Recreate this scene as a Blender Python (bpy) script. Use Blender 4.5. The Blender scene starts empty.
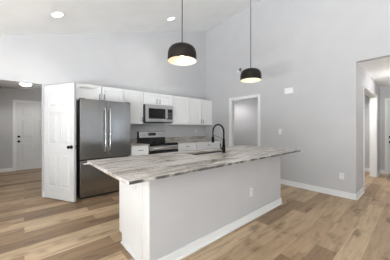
import bpy, bmesh, math
from mathutils import Vector, Matrix

# ------------------------------------------------------------------ camera, sky, light, exposure
scene = bpy.context.scene
COL = scene.collection
PI = math.pi

cam_d = bpy.data.cameras.new('camera')
cam = bpy.data.objects.new('camera', cam_d); COL.objects.link(cam)
cam.location = (0, 0, 1.27)
cam.rotation_euler = (PI / 2, 0, -math.atan2(.657, .754))
cam_d.sensor_width = 36.0
cam_d.lens = 36.0 * 196 / 390
cam_d.shift_y = -2.0 / 390
cam_d.clip_start = .02
scene.camera = cam

world = bpy.data.worlds.new('sky'); scene.world = world
world.use_nodes = True
wbg = world.node_tree.nodes['Background']
wbg.inputs[0].default_value = (.88, .94, 1.0, 1)
wbg.inputs[1].default_value = 1.2


def area(name, loc, rot, sx, sy, power, color=(1, 1, 1), spread=PI):
    d = bpy.data.lights.new(name, 'AREA'); d.shape = 'RECTANGLE'
    d.size = sx; d.size_y = sy; d.energy = power; d.color = color; d.spread = spread
    o = bpy.data.objects.new(name, d); COL.objects.link(o)
    o.location = loc; o.rotation_euler = rot
    return o


# daylight through the patio door and the window behind the camera, with added upward fills
area('daylight_patio', (-3.42, -.7, 1.2), (0, -PI / 2, 0), 2.1, 4.4, 6, (.90, .945, 1.0))
area('patio_ceiling_fill', (-4.35, -.7, -.05), (0, PI, 0), 2.0, 4.4, 1330, (.90, .945, 1.0))  # added upward lamp outside the patio door, brightens the ceiling
area('south_ceiling_fill', (1.4, -5.6, -.05), (0, PI, 0), 5.5, 1.8, 260, (.90, .945, 1.0))  # second added upward lamp, lifts the ceiling through the south openings
area('daylight_south', (-.05, -4.72, 1.2), (PI / 2, 0, 0), 2.3, 2.2, 3, (.90, .945, 1.0))
sun_d = bpy.data.lights.new('sun', 'SUN'); sun_d.energy = 58; sun_d.angle = .01; sun_d.color = (.655, .82, 1)
sun = bpy.data.objects.new('sun', sun_d); COL.objects.link(sun)
sun.rotation_euler = Vector((.5, .5, -.707)).to_track_quat('-Z', 'Y').to_euler()      # falls through the glass doors on the floor behind the camera

scene.view_settings.view_transform = 'Standard'
scene.view_settings.look = 'None'
scene.view_settings.gamma = 1
scene.view_settings.use_curve_mapping = False
scene.view_settings.exposure = 0.36


# ------------------------------------------------------------------ materials
def new_mat(name):
    m = bpy.data.materials.new(name); m.use_nodes = True
    nt = m.node_tree
    return m, nt, nt.nodes['Principled BSDF']


def N(nt, kind, **kw):
    n = nt.nodes.new(kind)
    for k, v in kw.items():
        setattr(n, k, v)
    return n


def ramp(nt, stops):
    r = nt.nodes.new('ShaderNodeValToRGB')
    e = r.color_ramp.elements
    e[0].position, e[0].color = stops[0][0], (*stops[0][1], 1)
    e[1].position, e[1].color = stops[1][0], (*stops[1][1], 1)
    for p, c in stops[2:]:
        x = e.new(p); x.color = (*c, 1)
    return r


def paint(name, c, rough=.5, bump=.02, scale=220, metallic=0.0, var=.02, spec=.5):
    """painted / moulded surface: slight tone variation and fine texture"""
    m, nt, b = new_mat(name)
    tc = N(nt, 'ShaderNodeTexCoord')
    n1 = N(nt, 'ShaderNodeTexNoise'); n1.inputs['Scale'].default_value = 3.0
    nt.links.new(tc.outputs['Object'], n1.inputs['Vector'])
    r = ramp(nt, [(.3, tuple(x * (1 - var) for x in c)), (.7, tuple(min(1, x * (1 + var)) for x in c))])
    nt.links.new(n1.outputs['Fac'], r.inputs[0])
    nt.links.new(r.outputs[0], b.inputs['Base Color'])
    b.inputs['Roughness'].default_value = rough
    b.inputs['Metallic'].default_value = metallic
    b.inputs['Specular IOR Level'].default_value = spec
    if bump:
        n2 = N(nt, 'ShaderNodeTexNoise'); n2.inputs['Scale'].default_value = scale
        nt.links.new(tc.outputs['Object'], n2.inputs['Vector'])
        bp = N(nt, 'ShaderNodeBump'); bp.inputs['Strength'].default_value = bump
        bp.inputs['Distance'].default_value = .01
        nt.links.new(n2.outputs['Fac'], bp.inputs['Height'])
        nt.links.new(bp.outputs[0], b.inputs['Normal'])
    return m


def steel(name, c, rough=.28, axis='x'):
    """brushed stainless steel"""
    m, nt, b = new_mat(name)
    tc = N(nt, 'ShaderNodeTexCoord'); mp = N(nt, 'ShaderNodeMapping')
    mp.inputs['Scale'].default_value = (2, 2, 300) if axis == 'x' else (300, 300, 2)
    n = N(nt, 'ShaderNodeTexNoise'); n.inputs['Scale'].default_value = 2.0; n.inputs['Detail'].default_value = 3
    nt.links.new(tc.outputs['Object'], mp.inputs[0]); nt.links.new(mp.outputs[0], n.inputs['Vector'])
    r = ramp(nt, [(.25, tuple(x * .975 for x in c)), (.75, c)])
    nt.links.new(n.outputs['Fac'], r.inputs[0]); nt.links.new(r.outputs[0], b.inputs['Base Color'])
    mr = N(nt, 'ShaderNodeMapRange'); mr.inputs['To Min'].default_value = rough * .97; mr.inputs['To Max'].default_value = rough * 1.03
    nt.links.new(n.outputs['Fac'], mr.inputs['Value']); nt.links.new(mr.outputs[0], b.inputs['Roughness'])
    b.inputs['Metallic'].default_value = 1.0
    return m


def glow(name, c, strength):
    m, nt, b = new_mat(name)
    b.inputs['Base Color'].default_value = (*c, 1)
    b.inputs['Emission Color'].default_value = (*c, 1)
    b.inputs['Emission Strength'].default_value = strength
    return m


def floor_mat():
    m, nt, b = new_mat('oak_vinyl_planks')
    tc = N(nt, 'ShaderNodeTexCoord')
    br = N(nt, 'ShaderNodeTexBrick'); br.offset = .37; br.offset_frequency = 2; br.squash = 1
    br.inputs['Color1'].default_value = (0, 0, 0, 1); br.inputs['Color2'].default_value = (1, 1, 1, 1)
    br.inputs['Mortar'].default_value = (.5, .5, .5, 1)
    br.inputs['Scale'].default_value = 1.0
    br.inputs['Brick Width'].default_value = 1.2; br.inputs['Row Height'].default_value = .185
    br.inputs['Mortar Size'].default_value = .0012; br.inputs['Mortar Smooth'].default_value = .2
    br.inputs['Bias'].default_value = 0
    nt.links.new(tc.outputs['Object'], br.inputs['Vector'])
    # plank tone
    tone = ramp(nt, [(0, (.185, .118, .066)), (1, (.53, .405, .268)), (.2, (.285, .19, .11)), (.42, (.47, .345, .217)),
                     (.62, (.36, .248, .147)), (.82, (.435, .315, .196))])
    nt.links.new(br.outputs['Color'], tone.inputs[0])
    # grain shifted per plank
    sh = N(nt, 'ShaderNodeVectorMath', operation='MULTIPLY_ADD')
    sh.inputs[1].default_value = (7, 7, 7)
    nt.links.new(br.outputs['Color'], sh.inputs[0]); nt.links.new(tc.outputs['Object'], sh.inputs[2])
    mp = N(nt, 'ShaderNodeMapping'); mp.inputs['Scale'].default_value = (.8, 9, 1)
    nt.links.new(sh.outputs[0], mp.inputs[0])
    g = N(nt, 'ShaderNodeTexNoise'); g.inputs['Scale'].default_value = 2.2; g.inputs['Detail'].default_value = 6
    g.inputs['Roughness'].default_value = .62; g.inputs['Distortion'].default_value = .6
    nt.links.new(mp.outputs[0], g.inputs['Vector'])
    gr = ramp(nt, [(.30, (.64, .61, .58)), (.64, (1.12, 1.12, 1.12)), (.45, (.93, .92, .91))])
    nt.links.new(g.outputs['Fac'], gr.inputs[0])
    mx = N(nt, 'ShaderNodeMix', data_type='RGBA', blend_type='MULTIPLY'); mx.inputs[0].default_value = 1
    nt.links.new(tone.outputs[0], mx.inputs[6]); nt.links.new(gr.outputs[0], mx.inputs[7])
    # knots and blotches
    k = N(nt, 'ShaderNodeTexNoise'); k.inputs['Scale'].default_value = 5; k.inputs['Detail'].default_value = 2
    mk = N(nt, 'ShaderNodeMapping'); mk.inputs['Scale'].default_value = (.6, 1.6, 1)
    nt.links.new(sh.outputs[0], mk.inputs[0]); nt.links.new(mk.outputs[0], k.inputs['Vector'])
    kr = ramp(nt, [(.27, (.50, .46, .42)), (.42, (1, 1, 1))])
    nt.links.new(k.outputs['Fac'], kr.inputs[0])
    mx2 = N(nt, 'ShaderNodeMix', data_type='RGBA', blend_type='MULTIPLY'); mx2.inputs[0].default_value = 1
    nt.links.new(mx.outputs[2], mx2.inputs[6]); nt.links.new(kr.outputs[0], mx2.inputs[7])
    # dark seam
    mx3 = N(nt, 'ShaderNodeMix', data_type='RGBA'); mx3.inputs[7].default_value = (.12, .085, .06, 1)
    nt.links.new(br.outputs['Fac'], mx3.inputs[0]); nt.links.new(mx2.outputs[2], mx3.inputs[6])
    nt.links.new(mx3.outputs[2], b.inputs['Base Color'])
    b.inputs['Roughness'].default_value = .48
    bp = N(nt, 'ShaderNodeBump'); bp.inputs['Strength'].default_value = .12; bp.inputs['Distance'].default_value = .004
    nt.links.new(g.outputs['Fac'], bp.inputs['Height']); nt.links.new(bp.outputs[0], b.inputs['Normal'])
    return m


def granite(name='veined_granite', dark=1.0):
    m, nt, b = new_mat(name)
    tc = N(nt, 'ShaderNodeTexCoord')
    mp = N(nt, 'ShaderNodeMapping'); mp.inputs['Scale'].default_value = (1.3, 5.5, 5.5)
    mp.inputs['Rotation'].default_value = (0, 0, .10)
    nt.links.new(tc.outputs['Object'], mp.inputs[0])
    a = N(nt, 'ShaderNodeTexNoise'); a.inputs['Scale'].default_value = 1.5; a.inputs['Detail'].default_value = 7
    a.inputs['Roughness'].default_value = .6; a.inputs['Distortion'].default_value = 1.1
    nt.links.new(mp.outputs[0], a.inputs['Vector'])
    r1 = ramp(nt, [(.28, (.11, .085, .07)), (.70, (.64, .61, .58)), (.38, (.26, .22, .185)), (.46, (.42, .38, .34)), (.56, (.52, .485, .45))])
    nt.links.new(a.outputs['Fac'], r1.inputs[0])
    s = N(nt, 'ShaderNodeTexNoise'); s.inputs['Scale'].default_value = 42; s.inputs['Detail'].default_value = 4
    nt.links.new(tc.outputs['Object'], s.inputs['Vector'])
    r2 = ramp(nt, [(.30, (.62, .62, .63)), (.55, (1.03, 1.03, 1.03))])
    nt.links.new(s.outputs['Fac'], r2.inputs[0])
    mx = N(nt, 'ShaderNodeMix', data_type='RGBA', blend_type='MULTIPLY'); mx.inputs[0].default_value = .7
    nt.links.new(r1.outputs[0], mx.inputs[6]); nt.links.new(r2.outputs[0], mx.inputs[7])
    dk = N(nt, 'ShaderNodeMix', data_type='RGBA', blend_type='MULTIPLY'); dk.inputs[0].default_value = 1
    dk.inputs[7].default_value = (dark, dark, dark, 1)
    nt.links.new(mx.outputs[2], dk.inputs[6]); nt.links.new(dk.outputs[2], b.inputs['Base Color'])
    b.inputs['Roughness'].default_value = .22
    return m


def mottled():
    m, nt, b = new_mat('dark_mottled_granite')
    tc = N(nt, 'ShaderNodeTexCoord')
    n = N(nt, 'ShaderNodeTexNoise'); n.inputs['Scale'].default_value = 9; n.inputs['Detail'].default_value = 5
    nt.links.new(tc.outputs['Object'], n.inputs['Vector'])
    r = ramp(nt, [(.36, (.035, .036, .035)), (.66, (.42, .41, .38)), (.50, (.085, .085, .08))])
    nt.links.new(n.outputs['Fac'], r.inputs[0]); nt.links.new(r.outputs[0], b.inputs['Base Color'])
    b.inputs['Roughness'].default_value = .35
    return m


M = dict(
    wall=paint('grey_wall_paint', (.525, .527, .535), .75, .05, 160),
    ceil=paint('ceiling_paint', (.92, .93, .935), .85, .05, 130),
    trim=paint('white_trim_paint', (.79, .795, .79), .38, .01),
    door=paint('white_door_paint', (.70, .705, .705), .42, .02),
    cab=paint('white_cabinet_paint', (.81, .815, .81), .40, .008),
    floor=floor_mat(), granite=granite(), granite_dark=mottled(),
    steel=steel('stainless_brushed', (.30, .298, .295), .20, 'z'),
    steel_h=steel('stainless_panel', (.56, .565, .57), .30, 'x'),
    bright=steel('stainless_handle', (.58, .58, .58), .22, 'z'),
    basin=steel('stainless_sink', (.07, .066, .062), .45, 'x'),
    dgrey=paint('dark_grey_enamel', (.02, .021, .022), .45, .01),
    black=paint('black_metal', (.006, .006, .006), .55, .01, spec=.12),
    blackglass=paint('black_glass', (.006, .006, .007), .08, 0),
    window=paint('oven_window_glass', (.014, .014, .015), .14, 0, spec=.3),
    pull=paint('dark_bronze_pull', (.07, .068, .065), .35, .01, metallic=.7),
    pend=paint('black_pendant_enamel', (.012, .009, .007), .50, .03, 60, spec=.2),
    pend_in=paint('pendant_inner_white', (.80, .76, .66), .6, .01),
    plastic=paint('white_plastic', (.76, .76, .755), .35, .005),
    grey=paint('grey_plastic', (.16, .165, .17), .45, .01),
    slot=paint('socket_slot', (.03, .03, .03), .5, 0),
    bulb=glow('bulb_glow', (1.0, .86, .62), 4.5),
    led=glow('led_lens', (1.0, .98, .95), 14.0),
    disp=paint('appliance_display', (.03, .04, .045), .15, 0),
)


# ------------------------------------------------------------------ mesh helpers
def bm_new():
    return bmesh.new()


def box(bm, x0, x1, y0, y1, z0, z1, bev=0.0, seg=2):
    r = bmesh.ops.create_cube(bm, size=1)
    vs = r['verts']
    for v in vs:
        v.co = Vector(((x0 + x1) / 2 + v.co.x * (x1 - x0), (y0 + y1) / 2 + v.co.y * (y1 - y0), (z0 + z1) / 2 + v.co.z * (z1 - z0)))
    if bev:
        es = list({e for v in vs for e in v.link_edges})
        bmesh.ops.bevel(bm, geom=es, offset=bev, segments=seg, profile=.5, affect='EDGES')
    return bm


def prism(bm, pts, a0, a1, axis='y'):
    """extrude a 2D outline: axis y -> pts are (x,z); axis z -> (x,y); axis x -> (y,z)"""
    def P(p, a):
        return {'y': (p[0], a, p[1]), 'z': (p[0], p[1], a), 'x': (a, p[0], p[1])}[axis]
    v0 = [bm.verts.new(P(p, a0)) for p in pts]
    v1 = [bm.verts.new(P(p, a1)) for p in pts]
    fs = [bm.faces.new(v0), bm.faces.new(v1[::-1])]
    n = len(pts)
    for i in range(n):
        fs.append(bm.faces.new((v0[i], v1[i], v1[(i + 1) % n], v0[(i + 1) % n])))
    bmesh.ops.recalc_face_normals(bm, faces=fs)
    return bm


def lathe(bm, prof, c=(0, 0, 0), axis='z', n=40, flip=False):
    """revolve (r, h) pairs; closed where r = 0"""
    rings = []
    for r, h in prof:
        if r < 1e-6:
            pts = [(0, 0, h)]
        else:
            pts = [(r * math.cos(2 * PI * i / n), r * math.sin(2 * PI * i / n), h) for i in range(n)]
        ring = []
        for x, y, z in pts:
            p = {'z': (x, y, z), 'y': (x, -z, y), 'x': (z, x, y)}[axis]   # 'y' : h goes towards -y
            ring.append(bm.verts.new((p[0] + c[0], p[1] + c[1], p[2] + c[2])))
        rings.append(ring)
    fs = []
    for a, b in zip(rings, rings[1:]):
        if len(a) == 1 and len(b) == 1:
            continue
        for i in range(n):
            j = (i + 1) % n
            if len(a) == 1:
                fs.append(bm.faces.new((a[0], b[i], b[j])))
            elif len(b) == 1:
                fs.append(bm.faces.new((a[i], b[0], a[j])))
            else:
                fs.append(bm.faces.new((a[i], b[i], b[j], a[j])))
    bmesh.ops.recalc_face_normals(bm, faces=fs)
    for f in fs:
        f.smooth = True
    return bm


def tube(bm, pts, rad, n=12, cap=True):
    pts = [Vector(p) for p in pts]
    rads = rad if isinstance(rad, (list, tuple)) else [rad] * len(pts)
    rings = []
    t0 = (pts[1] - pts[0]).normalized()
    up = Vector((0, 0, 1)) if abs(t0.z) < .9 else Vector((1, 0, 0))
    u = t0.cross(up).normalized()
    for i, p in enumerate(pts):
        if i == 0: t = pts[1] - pts[0]
        elif i == len(pts) - 1: t = pts[-1] - pts[-2]
        else: t = pts[i + 1] - pts[i - 1]
        t.normalize()
        u = (u - t * u.dot(t)).normalized()
        w = t.cross(u)
        rings.append([bm.verts.new(p + (u * math.cos(2 * PI * k / n) + w * math.sin(2 * PI * k / n)) * rads[i]) for k in range(n)])
    fs = []
    for a, b in zip(rings, rings[1:]):
        for k in range(n):
            f = bm.faces.new((a[k], a[(k + 1) % n], b[(k + 1) % n], b[k])); f.smooth = True; fs.append(f)
    if cap:
        fs.append(bm.faces.new(rings[0][::-1])); fs.append(bm.faces.new(rings[-1]))
    bmesh.ops.recalc_face_normals(bm, faces=fs)
    return bm


def obj(name, bm, mat, parent=None, loc=None):
    me = bpy.data.meshes.new(name); bm.to_mesh(me); bm.free()
    me.materials.append(M[mat] if isinstance(mat, str) else mat)
    o = bpy.data.objects.new(name, me); COL.objects.link(o)
    if parent: o.parent = parent
    if loc: o.location = loc
    return o


def struct(name, bm, mat, parent=None):
    o = obj(name, bm, mat, parent)
    if not parent: o['kind'] = 'structure'
    return o


def thing(name, label, cat, loc=(0, 0, 0), rz=0, group=None):
    o = bpy.data.objects.new(name, None); COL.objects.link(o)
    o.empty_display_size = .1
    o.location = loc; o.rotation_euler = (0, 0, rz)
    o['label'] = label; o['category'] = cat
    if group: o['group'] = group
    return o


def tag(o, label, cat, group=None):
    o['label'] = label; o['category'] = cat
    if group: o['group'] = group
    return o


def copy_thing(o, loc, label, rz=None):
    c = o.copy(); COL.objects.link(c); c.location = loc; c['label'] = label
    if rz is not None: c.rotation_euler = (0, 0, rz)
    for ch in list(o.children):
        d = ch.copy(); COL.objects.link(d); d.parent = c
        for g in list(ch.children):
            e = g.copy(); COL.objects.link(e); e.parent = d
    return c


# ------------------------------------------------------------------ the room shell
YB = 4.54            # back (cabinet) wall
XR = 4.41            # right wall
SL, Z0 = .3397, 2.902


def hz(x): return max(2.44, Z0 + SL * x)


XE = (2.44 - Z0) / SL    # where the vault starts
b = bm_new(); box(b, -3.4, 7.7, -4.7, 8.1, -.12, 0); struct('floor', b, 'floor')
b = bm_new()
prism(b, [(-3.4, 2.44), (XE, 2.44), (4.53, hz(4.53)), (4.53, hz(4.53) + .15), (XE, 2.60), (-3.4, 2.60)], -4.66, 4.66)
struct('ceiling', b, 'ceil')
b = bm_new(); box(b, -1.75, 1.55, 4.66, 8.0, 2.44, 2.56); struct('ceiling_lobby', b, 'ceil')
b = bm_new(); box(b, 4.53, 7.7, -1.2, 2.25, 2.44, 2.56); struct('ceiling_hall', b, 'ceil')

# back wall with the opening to the entry lobby
OX0, OX1, OZ = -1.35, .245, 2.07
b = bm_new()
prism(b, [(-3.3, 0), (OX0, 0), (OX0, hz(OX0) + .03), (-3.3, 2.47)], YB, YB + .12)
prism(b, [(OX0, OZ), (OX1, OZ), (OX1, hz(OX1) + .03), (OX0, hz(OX0) + .03)], YB, YB + .12)
prism(b, [(OX1, 0), (XR + .06, 0), (XR + .06, hz(XR + .06) + .03), (OX1, hz(OX1) + .03)], YB, YB + .12)
struct('wall_back', b, 'wall')

# right wall with the cased pantry opening and the wide hall opening near the camera
PY0, PY1, PZ = 2.66, 3.50, 2.045
HY0, HY1 = -1.2, .74
TOP = hz(XR) + .06
b = bm_new()
box(b, XR, XR + .12, PY1, YB, 0, TOP)
box(b, XR, XR + .12, PY0, PY1, PZ, TOP)
box(b, XR, XR + .12, HY1, PY0, 0, TOP)
box(b, XR, XR + .12, HY0, HY1, 2.44, TOP)
box(b, XR, XR + .12, -4.5, HY0, 0, TOP)
struct('wall_right', b, 'wall')

# hall beyond: wall with a cased doorway, end wall, near wall
DX0, DX1, DZ = 5.10, 6.86, 2.08
XH = 7.53
b = bm_new()
box(b, XR + .12, DX0, HY1, HY1 + .13, 0, 2.44)
box(b, DX0, DX1, HY1, HY1 + .13, DZ, 2.44)
box(b, DX1, XH, HY1, HY1 + .13, 0, 2.44)
struct('wall_hall', b, 'wall')
b = bm_new()
box(b, XH, XH + .12, -1.2, -.32, 0, 2.44); box(b, XH, XH + .12, -.32, .59, 2.04, 2.44); box(b, XH, XH + .12, .59, 2.25, 0, 2.44)
struct('wall_hall_end', b, 'wall')
b = bm_new(); box(b, XR, 7.65, -1.32, -1.2, 0, 2.56); struct('wall_hall_near', b, 'wall')
b = bm_new(); box(b, XR + .12, XH, 2.13, 2.25, 0, 2.44); struct('wall_hall_room', b, 'wall')

# pantry behind the right wall
b = bm_new()
box(b, 5.60, 5.72, 2.25, 4.66, 0, 2.56)
box(b, XR + .12, 5.6, YB, YB + .12, 0, 2.56)
struct('wall_pantry', b, 'wall')
b = bm_new(); box(b, XR + .12, 5.60, 2.25, YB, 2.44, 2.56); struct('ceiling_pantry', b, 'ceil')

# entry lobby
FX0, FX1, FZ, FY = -.19, .73, 2.035, 7.85
b = bm_new()
box(b, -1.75, FX0, FY, FY + .12, 0, 2.44); box(b, FX0, FX1, FY, FY + .12, FZ, 2.44); box(b, FX1, 1.55, FY, FY + .12, 0, 2.44)
struct('wall_lobby_far', b, 'wall')
b = bm_new(); box(b, -1.75, -1.63, 4.66, FY, 0, 2.44); struct('wall_lobby_left', b, 'wall')
b = bm_new(); box(b, 1.43, 1.55, 4.66, FY, 0, 2.44); struct('wall_lobby_right', b, 'wall')

# walls behind and beside the camera, with the openings the daylight comes through
b = bm_new()
box(b, -3.32, -3.2, -4.5, -2.9, 0, 2.5); box(b, -3.32, -3.2, -2.9, 1.5, 2.15, 2.5); box(b, -3.32, -3.2, 1.5, YB, 0, 2.5)
struct('wall_left', b, 'wall')
b = bm_new()
def sw(x0, x1, z0, z1=None):
    prism(b, [(x0, z0), (x1, z0), (x1, z1 if z1 else hz(x1) + .03), (x0, z1 if z1 else hz(x0) + .03)], -4.62, -4.5)
sw(-3.32, XE, 0); sw(XE, -1.2, 0); sw(-1.2, 1.1, 2.35); sw(1.1, 2.3, 0); sw(2.3, 3.1, 2.35); sw(3.1, 3.8, 0); sw(3.8, 4.33, 2.35); sw(4.33, 4.53, 0)
struct('wall_south', b, 'wall')


def window(name, along, a0, a1, at, z0, z1, mull):
    b = bm_new(); w = .06; t = (at - .10, at - .04)
    def bar(p0, p1, q0, q1):
        if along == 'x': box(b, p0, p1, t[0], t[1], q0, q1, .004)
        else: box(b, t[0], t[1], p0, p1, q0, q1, .004)
    bar(a0, a0 + w, z0, z1); bar(a1 - w, a1, z0, z1); bar(a0 + w, a1 - w, z0, z0 + w); bar(a0 + w, a1 - w, z1 - w, z1)
    for m_ in mull: bar(m_ - w / 2, m_ + w / 2, z0 + w, z1 - w)
    return struct(name, b, 'trim')


window('window_1', 'y', -2.9, 1.5, -3.2, 0, 2.15, (-1.43, .04))
window('window_2', 'x', -1.2, 1.1, -4.5, 0, 2.35, (-.05,))
window('window_3', 'x', 2.3, 3.1, -4.5, 0, 2.35, ())
window('window_4', 'x', 3.8, 4.33, -4.5, 0, 2.35, ())


# ------------------------------------------------------------------ baseboards and casings
def base_x(bm, x0, x1, y, side, h=.108):      # along x, room on the -y (side=-1) or +y side of y
    box(bm, x0, x1, min(y, y + side * .014), max(y, y + side * .014), .001, h, .003)
    box(bm, x0, x1, min(y, y + side * .026), max(y, y + side * .026), .001, .022, .006)


def base_y(bm, y0, y1, x, side, h=.108):
    box(bm, min(x, x + side * .014), max(x, x + side * .014), y0, y1, .001, h, .003)
    box(bm, min(x, x + side * .026), max(x, x + side * .026), y0, y1, .001, .022, .006)


b = bm_new(); base_y(b, HY1 - .014, PY0 - .075, XR, -1); base_y(b, PY1 + .075, 3.93, XR, -1); struct('baseboard_right', b, 'trim')
b = bm_new(); base_x(b, XR - .014, DX0 - .075, HY1, -1); base_x(b, DX1 + .075, XH - .014, HY1, -1); struct('baseboard_hall', b, 'trim')
b = bm_new(); base_y(b, .87, 2.13, XH, -1); base_y(b, .642, HY1, XH, -1); base_y(b, -1.2, -.42, XH, -1); struct('baseboard_hall_end', b, 'trim')
b = bm_new(); base_x(b, -1.63, FX0 - .07, FY, -1); base_x(b, FX1 + .07, 1.43, FY, -1); struct('baseboard_lobby', b, 'trim')
b = bm_new(); base_x(b, OX1 + .02, .70, YB, -1); base_x(b, -3.2, OX0, YB, -1); struct('baseboard_back', b, 'trim')
b = bm_new(); base_y(b, 2.26, YB, 5.6, -1); base_x(b, XR + .14, 5.586, YB, -1); struct('baseboard_pantry', b, 'trim')


def casing_y(name, y0, y1, z, x, side, w=.075, depth=None):      # round an opening in a wall at x
    b = bm_new(); t = .018
    xa, xb = min(x, x + side * t), max(x, x + side * t)
    box(b, xa, xb, y0 - w, y0, .001, z + w, .004); box(b, xa, xb, y1, y1 + w, .001, z + w, .004); box(b, xa, xb, y0, y1, z, z + w, .004)
    if depth:
        xa, xb = min(x, x - side * depth), max(x, x - side * depth)
        box(b, xa, xb, y0, y0 + .012, .001, z); box(b, xa, xb, y1 - .012, y1, .001, z); box(b, xa, xb, y0 + .012, y1 - .012, z - .012, z)
    return struct(name, b, 'trim')


def casing_x(name, x0, x1, z, y, side, w=.075, depth=None):
    b = bm_new(); t = .018
    ya, yb = min(y, y + side * t), max(y, y + side * t)
    box(b, x0 - w, x0, ya, yb, .001, z + w, .004); box(b, x1, x1 + w, ya, yb, .001, z + w, .004); box(b, x0, x1, ya, yb, z, z + w, .004)
    if depth:
        ya, yb = min(y, y - side * depth), max(y, y - side * depth)
        box(b, x0, x0 + .012, ya, yb, .001, z); box(b, x1 - .012, x1, ya, yb, .001, z); box(b, x0 + .012, x1 - .012, ya, yb, z - .012, z)
    return struct(name, b, 'trim')


casing_y('trim_1', PY0, PY1, PZ, XR, -1, .07, .12)
casing_x('trim_2', FX0, FX1, FZ, FY, -1, .065, .12)
casing_y('trim_3', -.32, .59, 2.04, XH, -1, .05, .12)
casing_x('trim_4', DX0, DX1, DZ, HY1, -1, .02, .13)


# ------------------------------------------------------------------ six panel doors
def door_leaf(w, h, t=.036):
    """leaf from x=0..w, y=0..t, z=0..h with six raised panels on both faces"""
    b = bm_new()
    rec = .012
    box(b, .002, w - .002, rec, t - rec, .002, h - .002)
    s = .115; mid = .10
    rails = [(0, .22), (.80, .98), (1.53, 1.64), (h - .115, h)]
    cols = [(s, (w - mid) / 2), ((w + mid) / 2, w - s)]
    for f0, f1, yn in ((0, rec, -1), (t - rec, t, 1)):
        box(b, 0, s, f0, f1, 0, h); box(b, w - s, w, f0, f1, 0, h); box(b, (w - mid) / 2, (w + mid) / 2, f0, f1, 0, h)
        for z0, z1 in rails:
            for x0, x1 in cols: box(b, x0, x1, f0, f1, z0, z1)
        ybase, ytop = (rec, .002) if yn < 0 else (t - rec, t - .002)
        for (za, zb) in ((rails[0][1], rails[1][0]), (rails[1][1], rails[2][0]), (rails[2][1], rails[3][0])):
            for x0, x1 in cols:
                i0, i1 = .014, .045
                lo = [(x0 + i0, za + i0), (x1 - i0, za + i0), (x1 - i0, zb - i0), (x0 + i0, zb - i0)]
                hi = [(x0 + i1, za + i1), (x1 - i1, za + i1), (x1 - i1, zb - i1), (x0 + i1, zb - i1)]
                A = [b.verts.new((p[0], ybase, p[1])) for p in lo]; B = [b.verts.new((p[0], ytop, p[1])) for p in hi]
                fs = [b.faces.new(B)] + [b.faces.new((A[k], A[(k + 1) % 4], B[(k + 1) % 4], B[k])) for k in range(4)]
                for f in fs:
                    f.normal_update()
                    if f.normal.y * yn < -1e-6: f.normal_flip()
    for f0, f1 in ((0, rec), (t - rec, t)):
        pass
    # edge band closes the leaf all round
    box(b, 0, .004, 0, t, 0, h); box(b, w - .004, w, 0, t, 0, h); box(b, 0, w, 0, t, h - .004, h); box(b, 0, w, 0, t, 0, .004)
    return b


def knob_bm(x, z, y, s, r=.028):
    b = bm_new()
    prof = [(0, 0), (.032, 0), (.032, .008), (.012, .012), (.011, .034), (.020, .040), (r, .052), (r, .062), (.020, .072), (0, .074)]
    lathe(b, [(p, h * s) for p, h in prof], (x, y, z), 'y', 24)
    return b


def bolt_bm(x, z, y, s):
    b = bm_new()
    lathe(b, [(p, h * s) for p, h in [(0, 0), (.032, 0), (.032, .012), (.026, .022), (.02, .026), (0, .028)]], (x, y, z), 'y', 24)
    return b


# open interior door, hinged on the jamb of the lobby opening and swung in front of the refrigerator's side
def door_root(name, label, loc, rz, w, h):
    o = obj(name, door_leaf(w, h), 'door', None, loc)
    o.rotation_euler = (0, 0, rz)
    o['kind'] = 'structure'; o['label'] = label; o['category'] = 'door'
    return o


d3 = door_root('door_3', 'open white six panel door with round black knob beside the refrigerator', (.272, 4.505, .012), math.atan2(-.703, .418) - .035, .762, 2.03)
obj('door_knob', knob_bm(.697, .935, 0, 1), 'black', d3); obj('door_knob', knob_bm(.697, .935, .036, -1), 'black', d3)
b = bm_new(); box(b, .7605, .7635, .006, .030, .90, .97); obj('latch_plate', b, 'steel_h', d3)
for zc in (.22, 1.02, 1.82):
    b = bm_new(); lathe(b, [(0, -.045), (.007, -.045), (.007, .045), (0, .045)], (-.004, .040, zc), 'z', 12); obj('hinge', b, 'black', d3)

d1 = door_root('door_1', 'closed white front door with black knob and deadbolt in the far lobby wall', (FX0 + .014, FY + .03, .008), 0, FX1 - FX0 - .028, FZ - .022)
obj('door_knob', knob_bm(.055, .86, 0, 1), 'black', d1); obj('deadbolt', bolt_bm(.055, 1.005, 0, 1), 'black', d1)
d2 = door_root('door_2', 'closed white door with black knob and deadbolt at the end of the right hall', (XH + .03, .576, .008), -PI / 2, .882, 2.018)
obj('door_knob', knob_bm(.045, .875, 0, 1), 'black', d2); obj('deadbolt', bolt_bm(.045, 1.015, 0, 1), 'black', d2)


# ------------------------------------------------------------------ cabinets
def shaker(w, h, t=.022, fr=.058):
    """shaker front: x 0..w, z 0..h, front face at y=-t, back at y=0"""
    b = bm_new()
    box(b, 0, fr, -t, 0, 0, h, .0015, 1); box(b, w - fr, w, -t, 0, 0, h, .0015, 1)
    box(b, fr, w - fr, -t, 0, 0, fr, .0015, 1); box(b, fr, w - fr, -t, 0, h - fr, h, .0015, 1)
    box(b, fr - .001, w - fr + .001, -t + .017, -.002, fr - .001, h - fr + .001)
    return b


def pull_v(x, z, y, l=.105):
    b = bm_new(); r = .0058
    tube(b, [(x, y - .028, z - l / 2), (x, y - .028, z + l / 2)], r, 10)
    for s in (-1, 1): tube(b, [(x, y, z + s * l * .36), (x, y - .028, z + s * l * .36)], r * .8, 8)
    return b


def pull_h(x, z, y, l=.115):
    b = bm_new(); r = .0058
    tube(b, [(x - l / 2, y - .028, z), (x + l / 2, y - .028, z)], r, 10)
    for s in (-1, 1): tube(b, [(x + s * l * .36, y, z), (x + s * l * .36, y - .028, z)], r * .8, 8)
    return b


GAP = .009


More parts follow.
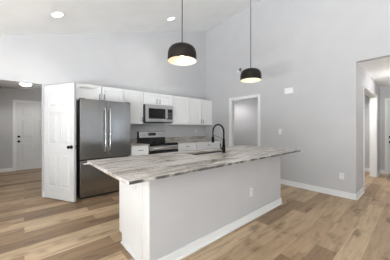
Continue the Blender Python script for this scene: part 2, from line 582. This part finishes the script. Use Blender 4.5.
def wall_cabinet(label, x0, x1, z0, z1, doors, depth=.30):
    """doors: list of (width share, handle side, handle z offset from the door's bottom)"""
    w, h = x1 - x0, z1 - z0
    t = thing('wall_cabinet', label, 'cabinet', (x0, YB - .001, z0), 0, 'white upper wall cabinets')
    b = bm_new(); box(b, .0005, w - .0005, -depth, 0, 0, h, .001, 1); obj('body', b, 'cab', t)
    x = 0
    for sh, side, hzz in doors:
        dw = sh * w
        d = obj('door', shaker(dw - 2 * GAP, h - 2 * GAP), 'cab', t, (x + GAP, -depth - .0005, GAP))
        hx = .032 if side < 0 else dw - 2 * GAP - .032
        obj('handle', pull_v(hx, hzz, -.022), 'pull', d)
        x += dw
    return t


CT, CB = 2.118, 1.357
wall_cabinet('white two door cabinet above the refrigerator', .722, 1.634, 1.805, CT, [(.5, 1, .085), (.5, -1, .085)])
wall_cabinet('narrow white single door cabinet between the refrigerator and the microwave', 1.634, 2.088, CB, CT, [(1, 1, .10)])
wall_cabinet('short white two door cabinet above the microwave', 2.088, 2.856, 1.822, CT, [(.5, 1, .085), (.5, -1, .085)])
wall_cabinet('tall white single door cabinet just right of the microwave', 2.856, 3.466, CB, CT, [(1, -1, .10)])
wall_cabinet('wide white two door upper cabinet in the corner against the right wall', 3.466, 4.404, CB, CT, [(.5, 1, .10), (.5, -1, .10)])


def base_cabinet(label, x0, x1, fronts, depth=.60, drawer_pulls=1):
    w, h = x1 - x0, .890
    t = thing('base_cabinet', label, 'cabinet', (x0, YB - .001, 0), 0, 'white base cabinets along the back wall')
    b = bm_new(); box(b, .0005, w - .0005, -depth, 0, .105, h, .001, 1); obj('body', b, 'cab', t)
    b = bm_new(); box(b, .0005, w - .0005, -depth + .07, -.02, .001, .105); obj('toe_kick', b, 'cab', t)
    b = bm_new(); dh = .148
    box(b, 0, w - 2 * GAP, -.02, 0, 0, dh, .002, 1)
    dr = obj('drawer', b, 'cab', t, (GAP, -depth - .0005, h - dh - .022))
    obj('handle', pull_h((w - 2 * GAP) / 2, dh / 2, -.020), 'pull', dr)
    x = 0
    for sh, side in fronts:
        dw = sh * w
        d = obj('door', shaker(dw - 2 * GAP, .575), 'cab', t, (x + GAP, -depth - .0005, .115))
        obj('handle', pull_v(.032 if side < 0 else dw - 2 * GAP - .032, .50, -.022), 'pull', d)
        x += dw
    return t


base_cabinet('narrow white base cabinet between the refrigerator and the range', 1.672, 2.070, [(1, 1)])
base_cabinet('white single door base cabinet just right of the range', 2.838, 3.466, [(1, -1)])
base_cabinet('wide white two door base cabinet in the corner by the right wall', 3.466, 4.404, [(.5, 1), (.5, -1)])


# countertops on the back wall, each with its upstand
def back_top(label, x0, x1):
    b = bm_new(); box(b, 0, x1 - x0, -.642, 0, 0, .022, .003)
    o = obj('countertop', b, 'granite', None, (x0, YB - .001, .8915)); tag(o, label, 'countertop', 'granite countertops along the back wall')
    b = bm_new(); box(b, .001, x1 - x0 - .001, -.022, 0, .0222, .122, .003)
    obj('upstand', b, 'granite', o)
    return o


back_top('short granite countertop between the refrigerator and the range', 1.664, 2.072)
back_top('long brown veined granite countertop right of the range', 2.836, 4.406)


# ------------------------------------------------------------------ refrigerator
t = thing('refrigerator', 'stainless steel french door refrigerator with bottom freezer drawer', 'refrigerator', (.725, 4.50, 0))
W, FH = .910, 1.785
b = bm_new(); box(b, .004, W - .004, -.555, 0, .055, FH - .012, .006); obj('body', b, 'dgrey', t)
b = bm_new(); box(b, .02, W - .02, -.55, -.03, .002, .056); obj('foot_grille', b, 'dgrey', t)


def fr_door(x0, x1, z0, z1, hinge):
    b = bm_new()
    box(b, 0, x1 - x0, -.068, -.046, 0, z1 - z0, .009, 3)
    d = obj('door', b, 'steel', t, (x0, -.562, z0))
    b = bm_new(); box(b, .002, x1 - x0 - .002, -.0475, 0, .002, z1 - z0 - .002, .003); obj('door_liner', b, 'dgrey', d)
    return d


def bow_handle(x, z0, z1, y, axis='z', l0=None, l1=None, zz=None):
    b = bm_new(); pts = []
    n = 22
    for i in range(n + 1):
        s = i / n
        off = .050 * min(1, (math.sin(PI * s) / math.sin(PI * .12))) if (s < .12 or s > .88) else .050
        off += .010 * math.sin(PI * s)
        if axis == 'z': pts.append((x, y - off, z0 + (z1 - z0) * s))
        else: pts.append((l0 + (l1 - l0) * s, y - off, zz))
    tube(b, pts, .0125, 12)
    return b


dl = fr_door(.002, W / 2 - .002, .714, FH, -1)
obj('handle', bow_handle(W / 2 - .045, .10, .955, -.066), 'bright', dl)
dr = fr_door(W / 2 + .002, W - .002, .714, FH, 1)
obj('handle', bow_handle(.040, .10, .955, -.066), 'bright', dr)
b = bm_new(); box(b, 0, W - .004, -.068, -.046, 0, .636, .009, 3)
fz = obj('freezer_drawer', b, 'steel', t, (.002, -.562, .055))
b = bm_new(); box(b, .002, W - .006, -.0475, 0, .002, .634, .003); obj('drawer_liner', b, 'dgrey', fz)
obj('handle', bow_handle(0, 0, 0, -.066, 'x', .035, W - .04, .585), 'bright', fz)
for x in (.05, W - .05):
    b = bm_new(); box(b, x - .04, x + .04, -.60, -.50, FH - .011, FH + .012, .004); obj('hinge_cover', b, 'dgrey', t)

# ------------------------------------------------------------------ microwave over the range
t = thing('microwave', 'stainless over the range microwave hung under the short cabinet', 'microwave', (2.093, YB - .003, 1.398))
W, H, D = .758, .421, .395
b = bm_new(); box(b, 0, W, -D, 0, .012, H, .004); obj('body', b, 'dgrey', t)
b = bm_new(); box(b, .004, W - .004, -D + .004, -.02, 0, .0122); obj('vent_grille', b, 'black', t)
b = bm_new()                        # stainless door frame round the window
dw = .585
box(b, 0, .075, -.028, 0, 0, .40, .003); box(b, dw - .055, dw, -.028, 0, 0, .40, .003)
box(b, .075, dw - .055, -.028, 0, 0, .075, .003); box(b, .075, dw - .055, -.028, 0, .315, .40, .003)
md = obj('door', b, 'steel_h', t, (.002, -D - .0005, .018))
b = bm_new(); box(b, .070, dw - .050, -.022, -.002, .070, .320, .002, 1); obj('window_glass', b, 'blackglass', md)
b = bm_new(); box(b, .115, dw - .095, -.0235, -.021, .105, .285); obj('window_mesh', b, 'window', md)
b = bm_new(); tube(b, [(dw - .022, -.026, .06), (dw - .022, -.056, .075), (dw - .022, -.058, .20), (dw - .022, -.056, .325), (dw - .022, -.026, .34)], .010, 10)
obj('handle', b, 'bright', md)
b = bm_new()
box(b, dw + .002, W, -.028, 0, 0, .066, .003); box(b, dw + .002, W, -.028, 0, .318, .40, .003)
box(b, W - .022, W, -.028, 0, .066, .318, .003)
cp = obj('control_panel', b, 'steel_h', t, (.002 - .002, -D - .0005, .018))
b = bm_new(); box(b, dw + .004, W - .022, -.026, -.002, .066, .318, .001, 1); obj('keypad', b, 'blackglass', cp)
b = bm_new(); box(b, dw + .03, W - .05, -.0268, -.0255, .275, .300); obj('display', b, 'disp', cp)
for r in range(4):
    for c in range(3):
        b = bm_new(); box(b, dw + .030 + c * .034, dw + .052 + c * .034, -.0268, -.0255, .095 + r * .040, .115 + r * .040)
        obj('button', b, 'grey', cp)

# ------------------------------------------------------------------ range
t = thing('range', 'black and stainless electric range with backguard controls', 'oven range', (2.076, YB - .006, 0))
W = .756
b = bm_new(); box(b, 0, W, -.618, 0, .03, .898, .003); obj('body', b, 'dgrey', t)
for x in (.05, W - .05):
    for y in (-.57, -.06):
        b = bm_new(); lathe(b, [(0, .001), (.02, .001), (.016, .031), (0, .031)], (x, y, 0), 'z', 14); obj('foot', b, 'black', t)
b = bm_new(); box(b, -.002, W + .002, -.640, -.07, .8985, .914, .004); ck = obj('cooktop', b, 'blackglass', t)
for x, y, r in ((.2, -.48, .105), (.56, -.48, .085), (.2, -.21, .075), (.56, -.21, .105)):
    b = bm_new(); lathe(b, [(r - .004, .9141), (r, .9141), (r, .9146), (r - .004, .9146), (r - .004, .9141)], (x, y, 0), 'z', 36); obj('burner_ring', b, 'grey', ck)
b = bm_new(); prism(b, [(-.070, .899), (0, .899), (0, 1.188), (-.038, 1.188), (-.058, 1.03)], 0, W, 'x'); bg = obj('backguard', b, 'blackglass', t)
b = bm_new(); prism(b, [(-.0615, 1.032), (-.0555, 1.030), (-.0360, 1.180), (-.0420, 1.181)], .028, W - .004, 'x'); obj('control_fascia', b, 'steel_h', bg)


def fascia(z): return -.0616 + (.0420 - .0616) * -1 * (z - 1.032) / (1.181 - 1.032)


zc = 1.108
b = bm_new(); box(b, W / 2 - .105, W / 2 + .105, fascia(zc) - .006, fascia(zc) + .008, zc - .032, zc + .040, .002, 1); obj('display', b, 'blackglass', bg)
for x in (.085, .175, W - .165, W - .075):
    b = bm_new(); lathe(b, [(0, .0), (.021, .0), (.019, .022), (.012, .026), (0, .026)], (x, fascia(zc) + .003, zc), 'y', 20); obj('knob', b, 'steel_h', bg)
# oven door: stainless rail over a dark glass panel
b = bm_new(); box(b, 0, W, -.045, 0, .30, .766, .004); box(b, 0, W, -.0445, 0, .19, .30, .004)
od = obj('oven_door', b, 'blackglass', t, (0, -.6185, 0))
b = bm_new(); box(b, .001, W - .001, -.047, -.001, .7665, .862, .004); obj('door_rail', b, 'steel_h', od)
b = bm_new(); box(b, 0, W, -.046, 0, .8635, .8975, .003); obj('front_lip', b, 'blackglass', od)
b = bm_new()
tube(b, [(.05, -.090, .815), (W - .05, -.090, .815)], .013, 12)
for x in (.09, W - .09): tube(b, [(x, -.045, .815), (x, -.090, .815)], .010, 10)
obj('handle', b, 'bright', od)
b = bm_new(); box(b, .12, W - .12, -.0462, -.044, .33, .66); obj('window_glass', b, 'window', od)
b = bm_new(); box(b, .001, W - .001, -.042, 0, .045, .186, .004); obj('storage_drawer', b, 'steel_h', t, (0, -.6185, 0))

# ------------------------------------------------------------------ island
IX0, IX1, IY0, IY1 = .812, 3.245, 1.536, 2.245
t = thing('kitchen_island', 'white kitchen island with pale grey front panel and white baseboard', 'kitchen island', (IX0, IY0, 0))
L, Dp = IX1 - IX0, IY1 - IY0
b = bm_new(); box(b, .008, L - .004, 0, .115, .001, .887); obj('knee_wall', b, 'wall', t)
b = bm_new(); prism(b, [(.116, .001), (Dp - .075, .001), (Dp - .075, .105), (Dp, .105), (Dp, .887), (.116, .887)], .004, .022, 'x'); obj('side_panel', b, 'cab', t)
b = bm_new(); prism(b, [(.116, .001), (Dp - .075, .001), (Dp - .075, .105), (Dp, .105), (Dp, .887), (.116, .887)], L - .022, L - .004, 'x'); obj('side_panel', b, 'cab', t)
b = bm_new(); box(b, .0225, L - .0225, Dp - .09, Dp - .075, .001, .105); obj('toe_kick', b, 'cab', t)
b = bm_new(); box(b, .0225, L - .0225, .116, Dp - .022, .106, .122); obj('bottom_panel', b, 'cab', t)
xs = [.0225, .62, 1.75, L - .0225]
for i in range(3):
    x0, x1 = xs[i], xs[i + 1]
    b = bm_new(); box(b, x0 + .002, x1 - .002, Dp - .021, Dp - .001, .125, .884, .002, 1); dd = obj('door', b, 'cab', t)
    b = bm_new(); xm = (x0 + x1) / 2
    tube(b, [(xm - .06, Dp + .027, .80), (xm + .06, Dp + .027, .80)], .0058, 10)
    for s in (-1, 1): tube(b, [(xm + s * .045, Dp - .002, .80), (xm + s * .045, Dp + .027, .80)], .0046, 8)
    obj('handle', b, 'pull', dd)
b = bm_new()                       # corner board and panel trim on the left end
box(b, -.006, .0078, -.004, .105, .001, .887, .002, 1)
obj('corner_trim', b, 'trim', t)
b = bm_new(); box(b, -.002, .0038, .13, .19, .001, .887, .001, 1); obj('end_trim', b, 'trim', t)
b = bm_new()
box(b, .008, L + .010, -.015, -.0005, .001, .098, .003); box(b, .008, L + .014, -.027, -.0005, .001, .022, .006)
obj('front_baseboard', b, 'trim', t)
b = bm_new(); box(b, -.012, .0035, .0, Dp - .076, .001, .02, .005); obj('shoe_moulding', b, 'trim', t)

# island top with the cut-out for the sink
CX0, CX1, CY0, CY1 = .52, 3.41, 1.283, 2.405
SX0, SX1, SY0, SY1 = 1.70, 2.46, 1.935, 2.195
b = bm_new()
def rr(x0, x1, y0, y1, r, n=5):
    out = []
    for cx, cy, a in ((x1 - r, y1 - r, 0), (x0 + r, y1 - r, 90), (x0 + r, y0 + r, 180), (x1 - r, y0 + r, 270)):
        for k in range(n + 1):
            q = math.radians(a + 90 * k / n); out.append((cx + r * math.cos(q), cy + r * math.sin(q)))
    return out
zb, zt, ch = .8875, .914, .004
outer, inner = rr(CX0, CX1, CY0, CY1, .018), rr(SX0, SX1, SY0, SY1, .03)
outer_t = rr(CX0 + ch, CX1 - ch, CY0 + ch, CY1 - ch, .014)
def loop(pts, z): return [b.verts.new((x, y, z)) for x, y in pts]
l_b, l_m, l_t = loop(outer, zb), loop(outer, zt - ch), loop(outer_t, zt)
i_b, i_t = loop(inner, zb), loop(inner, zt)
def strip(p, q):
    n = len(p)
    for k in range(n): b.faces.new((p[k], p[(k + 1) % n], q[(k + 1) % n], q[k]))
strip(l_b, l_m); strip(l_m, l_t); strip(l_t, i_t); strip(i_t, i_b); strip(i_b, l_b)
bmesh.ops.recalc_face_normals(b, faces=b.faces)
o = obj('island_countertop', b, 'granite'); tag(o, 'large beige veined granite slab on top of the kitchen island', 'countertop')

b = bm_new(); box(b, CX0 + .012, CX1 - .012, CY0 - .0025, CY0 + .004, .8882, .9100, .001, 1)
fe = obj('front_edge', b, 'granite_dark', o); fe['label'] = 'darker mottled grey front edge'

# undermount sink
t = thing('sink', 'rectangular stainless steel sink set into the island countertop', 'sink', ((SX0 + SX1) / 2, (SY0 + SY1) / 2, .652))
b = bm_new(); w2, d2_ = (SX1 - SX0) / 2 + .006, (SY1 - SY0) / 2 + .006
rim, top, low, bot = [rr(-w2 - e, w2 + e, -d2_ - e, d2_ + e, .036) for e in (.016, 0, -.004, -.03)]
def lp(pts, z): return [b.verts.new((x, y, z)) for x, y in pts]
A = [lp(rim, .2335), lp(top, .2335), lp(low, .03), lp(bot, .008)]
for p, q in zip(A, A[1:]): strip(p, q)
b.faces.new(A[-1]); bmesh.ops.recalc_face_normals(b, faces=b.faces)
for f in b.faces: f.smooth = False
bs = obj('basin', b, 'basin', t)
sm = bs.modifiers.new('thick', 'SOLIDIFY'); sm.thickness = .0015
b = bm_new(); lathe(b, [(0, .009), (.045, .009), (.045, .013), (.036, .014), (.03, .011), (0, .011)], (0, .02, 0), 'z', 28); obj('drain', b, 'bright', t)

# faucet
t = thing('faucet', 'tall matte black gooseneck pull down faucet beside the island sink', 'faucet', (2.177, 1.865, .9145))
b = bm_new(); lathe(b, [(0, 0), (.029, 0), (.029, .006), (.024, .012), (.0225, .03), (.0225, .10), (.018, .115), (.016, .20), (0, .20)], n=28); obj('base_column', b, 'black', t)
pts = [(0, 0, .19), (0, 0, .24), (0, 0, .285)]
R = .108
for i in range(1, 17):
    a = PI * i / 16
    pts.append((0, R - R * math.cos(a), .298 + R * math.sin(a)))
pts.append((0, 2 * R, .27))
b = bm_new(); tube(b, pts, [.0115] * (len(pts) - 2) + [.010, .009], 14); obj('gooseneck', b, 'black', t)
b = bm_new(); lathe(b, [(0, .135), (.016, .135), (.0215, .142), (.0215, .205), (.016, .222), (.010, .230), (.0095, .268), (0, .268)], (0, 2 * R, 0), n=24); obj('spray_head', b, 'black', t)
b = bm_new(); tube(b, [(0, .012, .192), (0, R, .225), (0, 2 * R - .006, .252)], .003, 10); obj('docking_arm', b, 'black', t)
b = bm_new(); tube(b, [(-.018, 0, .062), (-.045, 0, .062)], .013, 14); tube(b, [(-.046, 0, .062), (-.058, .002, .075), (-.072, .004, .135)], [.010, .008, .006], 10); obj('lever_handle', b, 'black', t)


# ------------------------------------------------------------------ wall plates
def outlet(label, loc, rz, wide=False, switch=False, name='power_outlet', cat='outlet', group=None):
    """plate in the local xz plane facing -y"""
    t = thing(name, label, cat, loc, rz, group)
    w, h = (.115, .072) if wide else (.072, .115)
    b = bm_new(); box(b, -w / 2, w / 2, -.006, 0, -h / 2, h / 2, .002); obj('cover_plate', b, 'plastic', t)
    if switch:
        b = bm_new(); box(b, -.016, .016, -.0095, -.005, -.033, .033, .002); obj('rocker', b, 'plastic', t)
    else:
        for s in (-1, 1):
            b = bm_new(); cx, cz = (s * .025, 0) if wide else (0, s * .025)
            lathe(b, [(0, .0055), (.017, .0055), (.0165, .008), (0, .008)], (cx, 0, cz), 'y', 22)
            so = obj('socket', b, 'plastic', t)
            b = bm_new()
            for q in (-.006, .006):
                if wide: box(b, cx - .004, cx + .004, -.0086, -.0078, cz + q - .001, cz + q + .001)
                else: box(b, cx + q - .001, cx + q + .001, -.0086, -.0078, cz - .004, cz + .004)
            obj('slots', b, 'slot', so)
    return t


outlet('white power outlet on the long grey front of the island', (2.36, IY0 - .0005, .384), 0)
outlet('white sideways power outlet high on the left end of the island', (IX0 + .0035, 1.83, .690), -PI / 2, wide=True)
outlet('white power outlet low on the right wall near its corner', (XR - .0005, .945, .385), -PI / 2)
outlet('white power outlet on the backsplash wall under the corner cabinet', (3.976, YB - .0005, 1.178), 0)
outlet('white light switch on the right wall beyond the island', (XR - .0005, 2.10, 1.19), -PI / 2, switch=True, name='light_switch', cat='light switch')

t = thing('door_chime', 'white rectangular chime box high on the right wall', 'door chime', (XR - .0005, 1.885, 2.085), -PI / 2)
b = bm_new(); box(b, -.095, .095, -.055, -.004, -.066, .066, .008); obj('cover', b, 'trim', t)
b = bm_new(); box(b, -.085, .085, -.0045, 0, -.058, .058); obj('back_plate', b, 'plastic', t)

t = thing('wall_sensor', 'small white and dark grey device high on the wall behind a pendant', 'sensor', (XR - .0005, 3.20, 2.815), -PI / 2)
b = bm_new(); box(b, -.10, .005, -.022, 0, -.035, .030, .006); obj('base_plate', b, 'plastic', t)
b = bm_new(); tube(b, [(.012, -.010, -.005), (.02, -.045, .012), (.062, -.060, .035)], [.020, .032, .032], 18); obj('head', b, 'grey', t)


# ------------------------------------------------------------------ lights
def pendant(label, x, y, zr):
    top = hz(x) - zr
    t = thing('pendant_light', label, 'pendant light', (x, y, zr), 0, 'black dome pendants over the island')
    b = bm_new()
    outer_p = [(.162, 0), (.1645, .03), (.164, .070), (.160, .100), (.150, .130), (.132, .153), (.102, .171), (.060, .182), (.022, .186), (0, .187)]
    lathe(b, outer_p, n=56); s = obj('shade', b, 'pend', t)
    b = bm_new()
    inn = [(.162, 0), (.1605, .03), (.160, .068), (.156, .097), (.146, .126), (.129, .148), (.100, .166), (.058, .177), (0, .181)]
    lathe(b, inn, n=56); obj('inner_lining', b, 'pend_in', s)
    b = bm_new(); lathe(b, [(0, .185), (.020, .185), (.018, .193), (.009, .202), (.005, .208), (0, .208)], n=24); obj('cap', b, 'pend', s)
    b = bm_new(); lathe(b, [(0, .180), (.018, .180), (.018, .135), (0, .135)], n=20); obj('lamp_socket', b, 'plastic', t)
    b = bm_new(); lathe(b, [(0, .135), (.013, .134), (.016, .12), (.027, .095), (.030, .08), (.027, .063), (.016, .052), (0, .048)], n=24); obj('bulb', b, 'bulb', t)
    b = bm_new(); tube(b, [(0, 0, .205), (0, 0, top - .02)], .0045, 10); obj('cord', b, 'black', t)
    b = bm_new(); a = math.atan(SL)
    lathe(b, [(0, -.028), (.05, -.028), (.06, -.02), (.06, 0), (0, 0)], n=32)
    bmesh.ops.rotate(b, verts=b.verts, cent=(0, 0, 0), matrix=Matrix.Rotation(-a, 3, 'Y'))
    bmesh.ops.translate(b, verts=b.verts, vec=(0, 0, top - .001)); obj('canopy', b, 'black', t)
    l = bpy.data.lights.new('pendant_lamp', 'POINT'); l.energy = .22; l.color = (1, .78, .52); l.shadow_soft_size = .03
    lo = bpy.data.objects.new('pendant_lamp', l); COL.objects.link(lo); lo.parent = t; lo.location = (0, 0, .02)
    return t


pendant('black dome pendant light nearer the camera over the island left half', 1.357, 1.78, 2.032)
pendant('black dome pendant light farther away over the island right half', 2.735, 1.78, 2.032)


def downlight(label, x, y):
    t = thing('recessed_light', label, 'ceiling light', (x, y, hz(x) - .001), 0, 'recessed lights in the sloped ceiling')
    a = math.atan(SL); R3 = Matrix.Rotation(-a, 3, 'Y')
    b = bm_new(); lathe(b, [(.074, 0), (.092, 0), (.090, -.006), (.076, -.008), (.074, 0)], n=40)
    bmesh.ops.rotate(b, verts=b.verts, cent=(0, 0, 0), matrix=R3); obj('trim_ring', b, 'trim', t)
    b = bm_new(); lathe(b, [(0, -.002), (.074, -.002), (.074, -.005), (0, -.005)], n=36)
    bmesh.ops.rotate(b, verts=b.verts, cent=(0, 0, 0), matrix=R3); obj('lens', b, 'led', t)
    l = bpy.data.lights.new('downlight', 'SPOT'); l.energy = 28; l.color = (1, .98, .96); l.spot_size = 2.4; l.spot_blend = .8; l.shadow_soft_size = .07
    lo = bpy.data.objects.new('downlight', l); COL.objects.link(lo); lo.parent = t; lo.location = (.01, 0, -.03); lo.rotation_euler = (0, a, 0)
    return t


downlight('recessed round ceiling light left of the pendants, above the refrigerator', .390, 3.702)
downlight('recessed round ceiling light close to the nearer pendant cord', 2.512, 3.712)


def dome(label, x, y, power, kind='SPOT'):
    t = thing('dome_light', label, 'ceiling light', (x, y, 2.4395))
    b = bm_new(); lathe(b, [(0, 0), (.125, 0), (.125, -.018), (.118, -.022), (0, -.022)], n=40); obj('base', b, 'trim', t)
    b = bm_new(); lathe(b, [(.115, -.0222), (.112, -.04), (.092, -.062), (.05, -.076), (0, -.08)], n=40); obj('diffuser', b, 'led', t)
    l = bpy.data.lights.new('dome_lamp', kind); l.energy = power * 1.6; l.color = (1, .975, .95); l.shadow_soft_size = .1
    if kind == 'SPOT': l.spot_size = 2.85; l.spot_blend = .5
    lo = bpy.data.objects.new('dome_lamp', l); COL.objects.link(lo); lo.parent = t; lo.location = (0, 0, -.16)
    return t


dome('glowing flush dome light on the entry lobby ceiling', .03, 6.75, 14)
dome('flush dome light on the hall ceiling beyond the right wall', 5.9, .05, 9, 'POINT')
dome('added fill dome light, out of view, on the ceiling of the room behind the hall doorway', 6.3, 1.6, 40)  # lamp out of view, added to brighten the room through its doorway
dome('added unseen fill dome light on the pantry ceiling behind the doorway', 4.85, 4.2, 15)  # unseen lamp, put in to lighten the pantry interior
